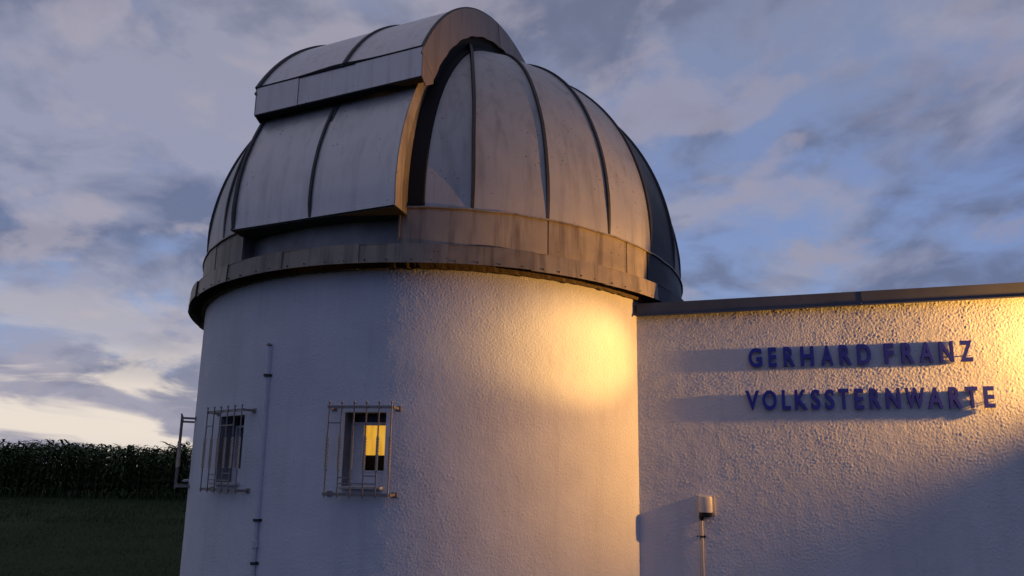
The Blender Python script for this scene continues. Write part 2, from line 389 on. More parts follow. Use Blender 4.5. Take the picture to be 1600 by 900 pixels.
def make_window(k, a, hw):
    n = (cylp(a, 1, 0) - cylp(a, 0, 0)); t = Vector((math.cos(R_(a)), math.sin(R_(a)), 0)); U = Vector((0, 0, 1))
    hwm = RW * math.sin(R_(hw))
    c = cylp(a, RW * math.cos(R_(hw)) - WDEP + .02, 0)
    def at(x, o, z): return c + t * x + n * o + U * z
    fw = empty('window', tuple(at(0, 0, WZ0)), None, None); fw.parent = tower
    fw.location = at(0, 0, WZ0) - tower.location
    fr = MB()
    # white joinery filling the opening, with a dark blind box above and a small pane right of centre
    px0, px1 = (-hwm + .115, hwm - .030); pz0, pz1 = WZ0 + .155, WZ1 - .098
    if k == 1: px0, px1 = -hwm + .035, hwm - .125
    fr.box(at(-hwm, -.03, WZ0), t * (px0 + hwm), n * .03, U * (WZ1 - .075 - WZ0))
    fr.box(at(px1, -.03, WZ0), t * (hwm - px1), n * .03, U * (WZ1 - .075 - WZ0))
    fr.box(at(px0, -.03, WZ0), t * (px1 - px0), n * .03, U * (pz0 - WZ0))
    fr.box(at(px0, -.03, pz1), t * (px1 - px0), n * .03, U * (WZ1 - .075 - pz1))
    fr.build('frame', M['white'], fw, bevel=.003)
    MB().box(at(-hwm, -.07, WZ1 - .072), t * 2 * hwm, n * .05, U * .072).build('blind_box', M['dplastic'], fw)
    MB().box(at(px0 + .002, -.021, pz0 + .002), t * (px1 - px0 - .004), n * .004, U * (pz1 - pz0 - .004)).build('pane', M['glass'], fw)
    # beading round the pane
    bd = MB()
    for (x0, x1, z0, z1) in ((px0 - .012, px0, pz0 - .012, pz1 + .012), (px1, px1 + .012, pz0 - .012, pz1 + .012), (px0, px1, pz0 - .012, pz0), (px0, px1, pz1, pz1 + .012)):
        bd.box(at(x0, .0, z0), t * (x1 - x0), n * .008, U * (z1 - z0))
    bd.build('beading', M['white'], fw)
    # back of the niche: room behind the pane
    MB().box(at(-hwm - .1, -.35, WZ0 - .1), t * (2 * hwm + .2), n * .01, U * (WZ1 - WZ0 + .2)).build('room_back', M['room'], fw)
    if k == 0:
        MB().box(at(px0 - .03, -.12, pz0 + (pz1 - pz0) * .33), t * (px1 - px0 + .06), n * .01, U * ((pz1 - pz0) * .70)).build('lit_blind', M['glow'], fw, label='yellow lit blind in the upper part of the pane')
        MB().box(at(px0 - .03, -.108, pz0 + (pz1 - pz0) * .31), t * (px1 - px0 + .06), n * .012, U * .012).build('blind_rail', M['dplastic'], fw)
    else:
        MB().box(at(px0 - .03, -.045, pz0 - .02), t * (px1 - px0 + .06), n * .006, U * (pz1 - pz0 + .04)).build('grey_blind', M['blind'], fw, label='dull grey drawn blind behind the pane')
    s = MB(); s.box(cylp(a, RW * math.cos(R_(hw)) - WDEP + .021, WZ0 + .001) - t * (hwm - .002), t * (2 * hwm - .004), n * (WDEP + .045), U * .022)
    s.build('sill', M['sill'], fw, bevel=.004)
    return fw
for k, (a, hw) in enumerate(WINS): make_window(k, a, hw)

# ------------------------------------------------------------------ window grilles
def make_grille(a, hw, o, label):
    n = (cylp(a, 1, 0) - cylp(a, 0, 0)); t = Vector((math.cos(R_(a)), math.sin(R_(a)), 0)); U = Vector((0, 0, 1))
    c = cylp(a, RW, 0)
    g = empty('window_grille', tuple(c + U * 1.40), label, 'grille', 'iron grilles over the tower windows')
    def at(x, oo, z): return c + t * x + n * oo + U * z
    z0, z1 = 1.405, 2.118
    for i in range(6):
        x = -hw + 2 * hw * i / 5; m = MB()
        zz0, zz1 = z0 - .028, z1 + .035
        m.tube([at(x, o, zz0), at(x, o, 1.5), at(x, o, 1.8), at(x, o, zz1 - .004), at(x, o, zz1), at(x, o, zz1 + .012)], [.006, .006, .006, .006, .010, .009], 6)
        bo = m.build('bar', M['iron'], g)
        tm = MB(); tm.tube([at(x, o, z) for z in lin(1.60, 1.875, 66)], .0125, 4, twist=math.pi / 2 / 6.0); tm.build('twisted_middle', M['glint'], bo)
    for z in (z1, z0):
        m = MB(); m.box(at(-hw - .01, o - .012, z - .012), t * (2 * hw + .02), n * .007, U * .024)
        for sx in (-1, 1):
            x = sx * (hw + .012); back = math.sqrt(RW * RW - x * x) - RW
            m.box(at(x - .006, back - .02, z - .011), t * .012, n * (o - back + .02), U * .022)
        m.build('rail', M['iron'], g)
        for sx in (-1, 1):
            x = sx * (hw + .012); back = math.sqrt(RW * RW - x * x) - RW
            MB().box(at(x - .025, back - .004, z - .022), t * .05, n * .012, U * .044).build('wall_plate', M['iron'], g, bevel=.003)
    step = 2 * hw / 5
    for (i0, i1, z) in ((0, 1, 1.985), (2, 4, 1.985), (1, 2, 1.54), (3, 4, 1.555), (1, 4, 1.492)):
        MB().box(at(-hw + step * i0, o - .006, z - .005), t * step * (i1 - i0), n * .011, U * .010).build('cross_tie', M['iron'], g)
    return g
make_grille(-7.35, .268, .12, 'iron grille over the tower window with the yellow lit pane')
make_grille(-35.3, .29, .10, 'iron grille over the unlit narrow tower window beside the wall conduit')
make_grille(-62.9, .28, .125, 'iron grille seen edge-on, sticking out from the tower edge above the corn')

# conduit on the tower
t_ = empty('downpipe', tuple(cylp(-26.4, RW + .03, 0)), 'thin painted conduit clamped to the tower between the two windows', 'pipe')
m = MB(); m.tube([cylp(-26.7, RW + .008, 2.70), cylp(-26.4, RW + .008, 1.16)], .023, 12); m.build('upper_tube', M['pvc'], t_, smooth=True)
m = MB(); m.tube([cylp(-26.4, RW + .020, 1.155), cylp(-26.3, RW + .020, 0)], .019, 12); m.build('lower_tube', M['pvc'], t_, smooth=True)
m = MB(); m.tube([cylp(-26.7, RW + .020, 2.705), cylp(-26.7, RW + .020, 2.725)], [.028, .014], 12); m.build('end_cap', M['iron'], t_)
def clamp(z, az, r=.031, parent=None):
    a = R_(az); n = Vector((math.sin(a), -math.cos(a), 0)); t = Vector((math.cos(a), math.sin(a), 0)); m = MB()
    m.tube([cylp(az, RW + .020, z - .011), cylp(az, RW + .020, z + .011)], r, 12)
    m.box(cylp(az, RW - .003, z - .011) - t * .042, t * .084, n * .012, Vector((0, 0, .022)))
    m.build('clamp', M['seam'], parent)
clamp(2.43, -26.65, .031, t_); clamp(1.16, -26.4, .031, t_); clamp(.80, -26.35, .026, t_)
m = MB(); m.tube([cylp(-26.4, RW + .020, .93), cylp(-26.4, RW + .020, .99)], [.031, .031], 12); m.build('coupling', M['pvc'], t_, smooth=True)

# ------------------------------------------------------------------ the dome
dome = empty('observatory_dome', (TX, TY, Z_RB), 'grey weathered metal observatory dome with closed slit shutter on the white tower', 'dome')
NG = 27; STEP = 360 / NG; A0 = 8.9                     # seams at A0 + k*STEP
def sph(azd, eld, r=RD):
    a, e = R_(azd), R_(eld); return Vector((TX + r * math.cos(e) * math.sin(a), TY - r * math.cos(e) * math.cos(a), ZD + r * math.sin(e)))
EL0 = -1.9
for k in range(NG):
    a0 = A0 + (k - 1) * STEP; a1 = a0 + STEP; am = (a0 + a1) / 2; wob = random.uniform(-.006, .004)
    def fn(u, v, a0=a0, am=am, wob=wob):
        # each gore is slightly flattened across its width, as rolled sheet is
        h = (u - am) / (STEP / 2)
        flat = math.cos(R_(STEP / 2)) / math.cos(R_(abs(u - am))) if abs(h) <= 1 else 1
        r = RD * (.55 + .45 * flat) + wob * (1 - h * h)
        return sph(u, v, r)
    nf = lambda u, v: (sph(u, v, 1) - Vector((TX, TY, ZD)))
    b = MB(); b.sheet(fn, lin(a0 + .10, a1 - .10, 6), lin(EL0, 88.5, 40), .01, nf)
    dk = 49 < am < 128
    b.build('gore', M['shade_black'] if dk else M['gore'], dome, smooth=True, label='gore on the far right side with its shadow painted near-black' if dk else None)
    # standing seam along the right edge of the gore
    b = MB()
    wd = .017 + .004 * random.random(); up = random.uniform(.018, .026) if k else .058
    es = lin(EL0, 87, 44); A = []; F = []
    for i, e in enumerate(es):
        w_ = wd / max(.12, math.cos(R_(e))) / RD; w_ = math.degrees(min(w_, .05)); tp = min(1, (i + .3) / 4)
        jig = .12 * math.sin(i * .7 + k)
        A += [sph(a1 + jig * .3 - w_, e, RD - .012), sph(a1 + jig * .3 - w_ * .8, e, RD + up * tp), sph(a1 + jig * .3 + w_ * .8, e, RD + up * tp), sph(a1 + jig * .3 + w_, e, RD - .012)]
    for i in range(len(es) - 1):
        for q in range(4): F.append((i * 4 + q, i * 4 + (q + 1) % 4, i * 4 + 4 + (q + 1) % 4, i * 4 + 4 + q))
    F += [(0, 1, 2, 3), tuple(len(A) - 4 + q for q in range(4))]
    b.add(A, F).build('standing_seam', M['seam'], dome, smooth=True)
b = MB(); b.tube([Vector((TX, TY, ZD + RD - .03)), Vector((TX, TY, ZD + RD + .02))], .14, 24); b.build('crown_cap', M['gore'], dome)

AZS = R_(-20.0)
SU = Vector((math.sin(AZS), -math.cos(AZS), 0)); SW = Vector((math.cos(AZS), math.sin(AZS), 0))
CT = Vector((TX, TY, ZD))
def sl_(s, t, z): return CT + SW * s + SU * t + Vector((0, 0, z))
# base band under the gores: panels of two gores, set back under the shutter
ZB0, ZB1 = 3.50, 3.892
def bandpanel(a0, a1, r, m, zb0=ZB0, zb1=ZB1, label=None, name='band_panel'):
    n = max(2, int((a1 - a0) / 2.2)); nf = lambda u, v: Vector((math.sin(R_(u)), -math.cos(R_(u)), 0))
    b = MB(); b.sheet(lambda u, v: cylp(u, r, v), lin(a0, a1, n), lin(zb0, zb1, 3), .012, nf)
    return b.build(name, m, dome, smooth=True, label=label)
edges = [-3.0, 22.2, 40.0, 46.6, 66.2, 88.9, 115.6, 142.2, 168.9, 195.6, 222.2, 248.9, 275.6, 297.0, 313.0, 324.7]
for i in range(len(edges) - 1):
    bandpanel(edges[i] + .12, edges[i + 1] - .12, RD + .012 + random.uniform(-.003, .005), M['shade_black'] if 46 < edges[i] < 128 else M['band'])
    a = edges[i]
    if i: 
        b = MB(); b.sheet(lambda u, v: cylp(u, RD + .006, v), lin(a - .3, a + .3, 2), lin(ZB0 + .01, ZB1 - .02, 2), .01, lambda u, v: Vector((math.sin(R_(u)), -math.cos(R_(u)), 0))); b.build('band_joint', M['seam'], dome)
bandpanel(-35.2, -3.1, RD - .10, M['recess'], label='dark recessed band panel under the shutter')
for a in (-35.3, -3.0):        # jambs of the recess
    n = Vector((math.sin(R_(a)), -math.cos(R_(a)), 0)); t = Vector((math.cos(R_(a)), math.sin(R_(a)), 0))
    MB().box(cylp(a, RD - .12, ZB0) - t * .008, t * .016, n * .145, Vector((0, 0, ZB1 - ZB0 + .01))).build('jamb', M['band'], dome)
# drip lip where gores meet the band
b = MB()
nf = lambda u, v: Vector((0, 0, 1))
for (a0, a1) in ((-2.8, 324.5),):
    us = lin(a0, a1, 150); A = []; F = []
    for u in us:
        wv = .003 * math.sin(u * .9) + .002 * math.sin(u * 2.3)
        A += [cylp(u, RD - .01, ZB1 - .004), cylp(u, RD + .030, ZB1 - .012 + wv), cylp(u, RD + .028, ZB1 + .004 + wv), cylp(u, RD - .01, ZB1 + .016)]
    for i in range(len(us) - 1):
        for q in range(4): F.append((i * 4 + q, i * 4 + (q + 1) % 4, i * 4 + 4 + (q + 1) % 4, i * 4 + 4 + q))
    b.add(A, F)
b.build('drip_edge', M['band'], dome)
# black sealing strip between band and ring skirt
b = MB(); b.sheet(lambda u, v: cylp(u, RD + .022, Z_RT + v + (.034 * math.exp(-((u - 12) / 5.5) ** 2) if v > 0 else 0)), lin(-180, 180, 240), [-.04, .018], .01, lambda u, v: Vector((math.sin(R_(u)), -math.cos(R_(u)), 0)))
b.build('seal_strip', M['seam'], dome)
# ring skirt of overlapping fascia sheets
ra = [-180 + i * 13.85 for i in range(26)] + [180]
ra = [x + 4.6 for x in ra]
for i in range(len(ra) - 1):
    jr = random.uniform(-.004, .006); jz = random.uniform(-.004, .004); tw = random.uniform(-.004, .004)
    a0, a1 = ra[i], ra[i + 1] + .5; am = (a0 + a1) / 2
    def fn(u, v, jr=jr, jz=jz, a0=a0, a1=a1, am=am, tw=tw):
        f = (u - am) / (a1 - a0) * 2
        return cylp(u, RR + jr + .006 * f + (Z_RT - v) * .05, v + jz + tw * f)
    b = MB(); b.sheet(fn, lin(a0, a1, 7), [Z_RB, Z_RB + .05, Z_RT], .006, lambda u, v: Vector((math.sin(R_(u)), -math.cos(R_(u)), 0)))
    # folded top flange back to the dome
    b.sheet(lambda u, v, jr=jr, jz=jz: cylp(u, v, Z_RT + jz - .002 + (RR - v) * .08), lin(a0, a1, 7), [RD + .03, RR + jr], .004, lambda u, v: Vector((0, 0, 1)))
    b.build('skirt_panel', M['shade_black'] if 46 < a0 < 128 else M['band'], dome, smooth=True)  # past the annex wall plane the lamp's shadow is painted in
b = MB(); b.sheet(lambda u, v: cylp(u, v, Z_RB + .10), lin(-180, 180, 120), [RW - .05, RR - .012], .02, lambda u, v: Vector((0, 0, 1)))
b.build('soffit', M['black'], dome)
b = MB()
for i in range(len(ra) - 1):
    for f in (.12, .36, .62, .86):
        u = ra[i] + (ra[i + 1] - ra[i]) * f + random.uniform(-.4, .4); z = Z_RB + .022 + random.uniform(-.004, .004)
        b.tube([cylp(u, RR + .002, z), cylp(u, RR + .014, z)], [.008, .005], 6)
b.build('rivets', M['seam'], dome, kind='stuff')
# rough mortar line under the skirt on the wall head
b = MB(); us = lin(-180, 180, 500); A = []; F = []
for u in us:
    j = .012 * noise.noise(Vector((u * .9, 0, 0))) + .008 * noise.noise(Vector((u * 3.1, 5, 0)))
    A += [cylp(u, RW - .02, Z_RB + .06), cylp(u, RW + .045, Z_RB + .05), cylp(u, RW + .04 + j, Z_RB - .012 + j), cylp(u, RW - .02, Z_RB - .004 + j)]
for i in range(len(us) - 1):
    for q in range(4): F.append((i * 4 + q, i * 4 + (q + 1) % 4, i * 4 + 4 + (q + 1) % 4, i * 4 + 4 + q))
b.add(A, F).build('mortar_bead', plain('brown_mortar', (.16, .11, .07), .95, 0, .5, 30, .01), tower)

# ---- shutter
SL, SR, SP = -.815, 1.062, .972
def arc_sheet(fn_t, s0, s1, ths, thick, ns=6):
    """fn_t(th) -> (t,z,nt,nz)"""
    b = MB()
    def f(u, v): t, z, a, c = fn_t(v); return sl_(u, t, z)
    def nf(u, v): t, z, a, c = fn_t(v); return SU * a + Vector((0, 0, c))
    b.sheet(f, lin(s0, s1, ns), ths, thick, nf); return b
RH = 3.255; TH0, TH1 = 25.8, 108.0
hood_f = lambda th: (RH * math.cos(R_(th)), RH * math.sin(R_(th)), math.cos(R_(th)), math.sin(R_(th)))
up_ = empty('upper_shutter', (0, 0, 0), None, None); up_.parent = dome; up_.location = sl_(0, 2.9, 1.3) - dome.location
seams_s = [SL, .20, SR]
for i in range(2):
    arc_sheet(hood_f, seams_s[i] + .004, seams_s[i + 1] - .004, lin(TH0, TH1, 36), .012).build('hood_sheet', M['shutter'], up_, smooth=True)
# fascia
FT = RH * math.cos(R_(TH0)); FZ1 = RH * math.sin(R_(TH0)); FZ0 = FZ1 - .30
fs_ = [SL, -.30, .35, SR]
for i in range(3):
    MB().box(sl_(fs_[i] + .002, FT + .003 - .006 * (i % 2), FZ0), SW * (fs_[i + 1] - fs_[i] - .004), SU * .012, Vector((0, 0, FZ1 - FZ0 - .006))).build('fascia_panel', M['shutter'], up_)
MB().box(sl_(SL, FT - .05, FZ0 - .004), SW * (SR - SL), SU * .07, Vector((0, 0, -.016))).build('fascia_lip', M['black'], up_)
b = MB(); us = lin(SL, SR, 20); A = []; F = []
for u in us:
    g = .010 + .024 * math.exp(-((u - .12) / .30) ** 2)          # flashing lifts where the mid seam meets it
    A += [sl_(u, FT + .018, FZ1 - .010), sl_(u, FT + .018, FZ1 + g - .006), sl_(u, FT - .03, FZ1 + g + .004), sl_(u, FT - .03, FZ1 - .010)]
for i in range(len(us) - 1):
    for q in range(4): F.append((i * 4 + q, i * 4 + (q + 1) % 4, i * 4 + 4 + (q + 1) % 4, i * 4 + 4 + q))
b.add(A, F + [(0, 1, 2, 3), tuple(len(A) - 4 + q for q in range(4))]).build('flashing', M['black'], up_)
# bent seams over the hood
def hood_seam(s, w, h, th0=TH0 - .3, th1=TH1):
    b = MB(); A = []; F = []; ths = lin(th0, th1, 40)
    for th in ths:
        for (ds, dr) in ((-w, -.01), (-w * .8, h), (w * .8, h), (w, -.01)):
            A.append(sl_(s + ds, (RH + dr) * math.cos(R_(th)), (RH + dr) * math.sin(R_(th))))
    for i in range(len(ths) - 1):
        for q in range(4): F.append((i * 4 + q, i * 4 + (q + 1) % 4, i * 4 + 4 + (q + 1) % 4, i * 4 + 4 + q))
    b.add(A, F + [(0, 1, 2, 3), tuple(len(A) - 4 + q for q in range(4))]).build('hood_seam', M['seam'], up_, smooth=True)
hood_seam(SL, .024, .022); hood_seam(.20, .018, .020); hood_seam(SR - .012, .014, .010)
# side cheeks (sheets with radial joints)
def cheek(s, thick, a0, a1, ri0, ri1, label=None):
    b = MB(); A = []; F = []; n = 10
    for i, th in enumerate(lin(a0, a1, n)):
        f = i / n; ri = ri0 + (ri1 - ri0) * f
        for rr in (ri + .006 * math.sin(th * .9), RH - .004):
            for dd in (0, -thick): A.append(sl_(s + dd, rr * math.cos(R_(th)), rr * math.sin(R_(th))))
    for i in range(n):
        p = i * 4; q = p + 4
        F += [(p, q, q + 2, p + 2), (p + 1, p + 3, q + 3, q + 1), (p, p + 1, q + 1, q), (p + 2, q + 2, q + 3, p + 3)]
    F += [(0, 2, 3, 1), (n * 4, n * 4 + 1, n * 4 + 3, n * 4 + 2)]
    return b.add(A, F)
ca = [TH0 - 1.5, 47.5, 69, 88, TH1]
for i in range(4):
    cheek(SR + .006 - (i % 2) * .004, .014, ca[i] + .06, ca[i + 1] - .06, 2.985, 2.985).build('cheek', M['cheek'], up_)
    cheek(SL - .004 + (i % 2) * .004, .014, ca[i] + .06, ca[i + 1] - .06, 2.90, 2.90).build('cheek', M['cheek'], up_)
# pointed lower tip of the right cheek and left cheek
for s in (SR + .004, SL):
    b = MB(); A = [(FT + .014, FZ1), (FT + .014, FZ0), (2.86, FZ0 - .045), (2.73, FZ0 + .06), (2.985 * math.cos(R_(TH0 - 1.5)), 2.985 * math.sin(R_(TH0 - 1.5)))]
    v = [sl_(s, t, z) for t, z in A] + [sl_(s - .012, t, z) for t, z in A]
    b.add(v, [tuple(range(5)), tuple(range(9, 4, -1))] + [(i, 5 + i, 5 + (i + 1) % 5, (i + 1) % 5) for i in range(5)]).build('cheek_tip', M['cheek'], up_)
# black strip behind the cheek, painting the shade in the gap to the dome
for s in (SR - .05, SL + .03): cheek(s, .02, TH0 + 1, TH1 - 2, 2.80, 2.80).build('gap_shade', M['black'], up_)
# end plate at the back
b = MB(); b.add([sl_(SL, RH * math.cos(R_(TH1)), RH * math.sin(R_(TH1))), sl_(SR, RH * math.cos(R_(TH1)), RH * math.sin(R_(TH1))), sl_(SR, 2.8 * math.cos(R_(TH1)), 2.8 * math.sin(R_(TH1))), sl_(SL, 2.8 * math.cos(R_(TH1)), 2.8 * math.sin(R_(TH1)))], [(0, 1, 2, 3)]).build('back_plate', M['shutter'], up_)

# lower shutter panel
lo_ = empty('lower_shutter', (0, 0, 0), None, None); lo_.parent = dome; lo_.location = sl_(0, 3.0, -.2) - dome.location
ZPB = -.165
PK = [(ZPB, 3.110), (.05, 3.118), (.30, 3.095), (.55, 3.045), (.80, 2.965), (1.0, 2.885), (1.15, 2.815), (1.30, 2.735)]
def pt(z):
    for i in range(len(PK) - 1):
        if z <= PK[i + 1][0] + 1e-9:
            f = (z - PK[i][0]) / (PK[i + 1][0] - PK[i][0]); return PK[i][1] + (PK[i + 1][1] - PK[i][1]) * f
    return PK[-1][1]
def psm(z):        # smoothed profile
    return (pt(max(ZPB, z - .06)) + 2 * pt(z) + pt(min(1.3, z + .06))) / 4
def low_f(z): e = (psm(min(1.3, z + .02)) - psm(max(ZPB, z - .02))) / .04; L = math.hypot(1, e); return (psm(z), z, 1 / L, -e / L)
LS = [SL + .02, .085, SP - .015]
for i in range(2):
    arc_sheet(low_f, LS[i] + .003, LS[i + 1] - .003, lin(ZPB, 1.28, 22), .014).build('shutter_sheet', M['shutter'], lo_, smooth=True)
def low_seam(s, w, h):
    b = MB(); A = []; F = []; zz = lin(ZPB + .005, 1.27, 30)
    for i, z in enumerate(zz):
        t, z_, a, c = low_f(z)
        hh = h * min(1, (i + .5) / 3)
        for (ds, dr) in ((-w, -.01), (-w * .8, hh), (w * .8, hh), (w, -.01)): A.append(sl_(s + ds, t + a * dr, z_ + c * dr))
    for i in range(len(zz) - 1):
        for q in range(4): F.append((i * 4 + q, i * 4 + (q + 1) % 4, i * 4 + 4 + (q + 1) % 4, i * 4 + 4 + q))
    b.add(A, F + [(0, 1, 2, 3), tuple(len(A) - 4 + q for q in range(4))]).build('shutter_seam', M['seam'], lo_, smooth=True)
low_seam(.085, .016, .018); low_seam(SL + .03, .020, .020)
# side flanges turned back to the dome
for s, nm in ((SP - .008, 'bright side flange facing the lamp'), (SL + .012, None)):
    for part in (0, 1):
        b = MB(); A = []; F = []; zz = lin(ZPB - .01, 1.24, 26)
        for z in zz:
            t, z_, a, c = low_f(max(ZPB, z)); z_ = z
            t0, t1 = (t + .006, t - .105) if part == 0 else (t - .108, t - .23)
            ds = 0 if part == 0 else -.012
            A += [sl_(s + ds, t0, z_ + (0.03 if part else 0)), sl_(s + ds, t1, z_ + (0.03 if part else 0) - .0), sl_(s + ds - .012, t1, z_), sl_(s + ds - .012, t0, z_)]
        for i in range(len(zz) - 1):
            for q in range(4): F.append((i * 4 + q, i * 4 + (q + 1) % 4, i * 4 + 4 + (q + 1) % 4, i * 4 + 4 + q))
        b.add(A, F + [(0, 1, 2, 3), tuple(len(A) - 4 + q for q in range(4))]).build('side_flange', M['band'], lo_, label=nm)
# bottom closing plate
MB().box(sl_(SL + .02, 2.86, ZPB - .012), SW * (SP - SL - .035), SU * .235, Vector((0, 0, .012))).build('bottom_plate', M['seam'], lo_)
# dark reflection beside the shutter, painted as a black strip on the gores
b = MB(); A = []; F = []; ths = lin(-2.2, 96, 44)
for th in ths:
    for (s, dr) in ((SP - .05, -.02), (SP - .05, .010), (SP + .115, .010), (SP + .115, -.02)):
        r = math.sqrt((RD + dr) ** 2 - s * s)
        A.append(sl_(s, r * math.cos(R_(th)), r * math.sin(R_(th))))
for i in range(len(ths) - 1):
    for q in range(4): F.append((i * 4 + q, i * 4 + (q + 1) % 4, i * 4 + 4 + (q + 1) % 4, i * 4 + 4 + q))
b.add(A, F + [(0, 1, 2, 3), tuple(len(A) - 4 + q for q in range(4))]).build('reflection_strip', M['black'], dome, smooth=True)

# ------------------------------------------------------------------ annex building
annex = empty('annex_building', tuple(W(4, 0, 0)), 'low flat-roofed white stucco annex joined to the round tower', 'building')
S1 = 10.0; U = Vector((0, 0, 1))
ss = np.array([-.02, .0] + np.arange(.008, 3.75, .0085).tolist() + np.arange(3.8, S1 + .01, .2).tolist()); zz2 = np.array([0, .2, .4] + np.arange(.5, Z_CB + .04, .0085).tolist())
sa, za = np.meshgrid(ss, zz2, indexing='ij'); oo = relief(sa + 7.7, za * .9 + 1.3) * 1.0
VV = np.stack([AX0 + WD.x * sa + WN.x * oo, AY0 + WD.y * sa + WN.y * oo, za], -1).reshape(-1, 3)
ii, jj = np.meshgrid(np.arange(len(ss) - 1), np.arange(len(zz2) - 1), indexing='ij'); n2 = len(zz2)
QQ = np.stack([ii * n2 + jj, (ii + 1) * n2 + jj, (ii + 1) * n2 + jj + 1, ii * n2 + jj + 1], -1).reshape(-1, 4)
grid_obj('wall', VV, QQ, M['stucco'], annex, label='front wall lit raking by the wall lamp')
b = MB(); b.add([W(S1, 0, 0), W(S1, -6, 0), W(S1, -6, 3.19), W(S1, 0, 3.19)], [(0, 1, 2, 3)]); b.add([W(S1, -6, 0), W(-.6, -6, 0), W(-.6, -6, 3.19), W(S1, -6, 3.19)], [(0, 1, 2, 3)]); b.build('wall', M['stucco'], annex)
b = MB(); b.add([W(.0, -.02, 3.19), W(S1, -.02, 3.19), W(S1, -6, 3.19), W(-.6, -6, 3.19), W(-.6, -2, 3.19)], [(0, 1, 2, 3, 4)]); b.build('roof', M['roof'], annex)
cs = [.012, 2.02, 4.4, 6.8, 9.0, S1]
for i in range(len(cs) - 1):
    b = MB(); o = .060 + .003 * (i % 2)
    b.box(W(cs[i], -.30, Z_CT - .004), WD * (cs[i + 1] - cs[i] - .003), WN * (.30 + o), U * .010)
    b.box(W(cs[i], o - .008, Z_CB), WD * (cs[i + 1] - cs[i] - .003), WN * .008, U * (Z_CT - Z_CB - .004))
    b.box(W(cs[i], o - .0, Z_CB - .001), WD * (cs[i + 1] - cs[i] - .003), WN * .012, U * .010)
    b.build('coping', M['coping'], annex)
MB().box(W(.003, -.02, Z_CB + .02), WD * .008, WN * .078, U * .11).build('coping_end', M['coping'], annex)

# ------------------------------------------------------------------ blue letters standing off the wall
def glyph(ch):
    cu = bpy.data.curves.new('glyph', 'FONT'); cu.body = ch; cu.size = 1; cu.extrude = .0; cu.offset = .028; cu.resolution_u = 6
    o = bpy.data.objects.new('glyph', cu); C.objects.link(o)
    dg = bpy.context.evaluated_depsgraph_get(); dg.update()
    me = bpy.data.meshes.new_from_object(o.evaluated_get(dg)); bpy.data.objects.remove(o)
    return me
def letter(ch, s0, s1, z0, z1, parent):
    me = glyph(ch); co = np.array([v.co[:] for v in me.vertices])
    x0, x1, y0, y1 = co[:, 0].min(), co[:, 0].max(), co[:, 1].min(), co[:, 1].max()
    bm = bmesh.new(); bm.from_mesh(me)
    bmesh.ops.remove_doubles(bm, verts=bm.verts, dist=1e-4)
    fs = list(bm.faces)
    ret = bmesh.ops.extrude_face_region(bm, geom=fs)
    nv = [v for v in ret['geom'] if isinstance(v, bmesh.types.BMVert)]
    top = set(nv)
    for v in bm.verts:
        s = s0 + (v.co.x - x0) / (x1 - x0) * (s1 - s0); z = z0 + (v.co.y - y0) / (y1 - y0) * (z1 - z0)
        v.co = W(s, .037 if v in top else .017, z)
    bmesh.ops.recalc_face_normals(bm, faces=bm.faces)
    # two fixing pins to the wall
    bm.to_mesh(me); bm.free(); me.materials.clear(); me.materials.append(M['letter']); me.polygons.foreach_set('use_smooth', [False] * len(me.polygons)); me.update()
    o = link('letter', me, parent)
    pins = MB(); sm = (s0 + s1) / 2
    pin_s = {'V': (.5,), 'T': (.5,), 'L': (.12,), 'F': (.12,)}.get(ch, (.14, .86))
    for f in pin_s:
        for zz in ((.25, .75) if len(pin_s) == 1 and ch != 'V' else (.3,)):
            s = s0 + (s1 - s0) * f; z = z0 + (z1 - z0) * zz
            pins.tube([W(s, -.005, z), W(s, .02, z)], .004, 6)
    pins.build('fixing_pin', M['iron'], o)
r1 = [1.036, 1.155, 1.212, 1.282, 1.343, 1.439, 1.489, 1.6, 1.661, 1.762, 1.814, 1.912, 1.962, 2.071, 2.18, 2.254]
row1 = [(c, r1[2 * i], r1[2 * i + 1]) for i, c in enumerate('GERHARDF')]
row1 += [('R', 2.315, 2.413), ('A', 2.455, 2.56), ('N', 2.61, 2.715), ('Z', 2.765, 2.86)]
r2 = [.994, 1.113, 1.142, 1.264, 1.311, 1.383, 1.42, 1.524, 1.556, 1.632, 1.673, 1.748, 1.782, 1.869, 1.913, 1.986, 2.034, 2.122, 2.164, 2.275]
row2 = [(c, r2[2 * i], r2[2 * i + 1]) for i, c in enumerate('VOLKSSTERN')]
row2 += [('W', 2.315, 2.465), ('A', 2.49, 2.60), ('R', 2.65, 2.745), ('T', 2.775, 2.865), ('E', 2.91, 2.985)]
t1 = empty('lettering', tuple(W(1, .03, 2.62)), 'upper row of dark blue capital letters on the annex wall, just below the coping', 'sign')
for c, a, bb in row1: letter(c, a, bb, 2.620, 2.806, t1)
t2 = empty('lettering', tuple(W(1, .03, 2.22)), 'lower row of dark blue capital letters on the annex wall, beneath the other row', 'sign')
for c, a, bb in row2: letter(c, a, bb, 2.215, 2.400, t2)

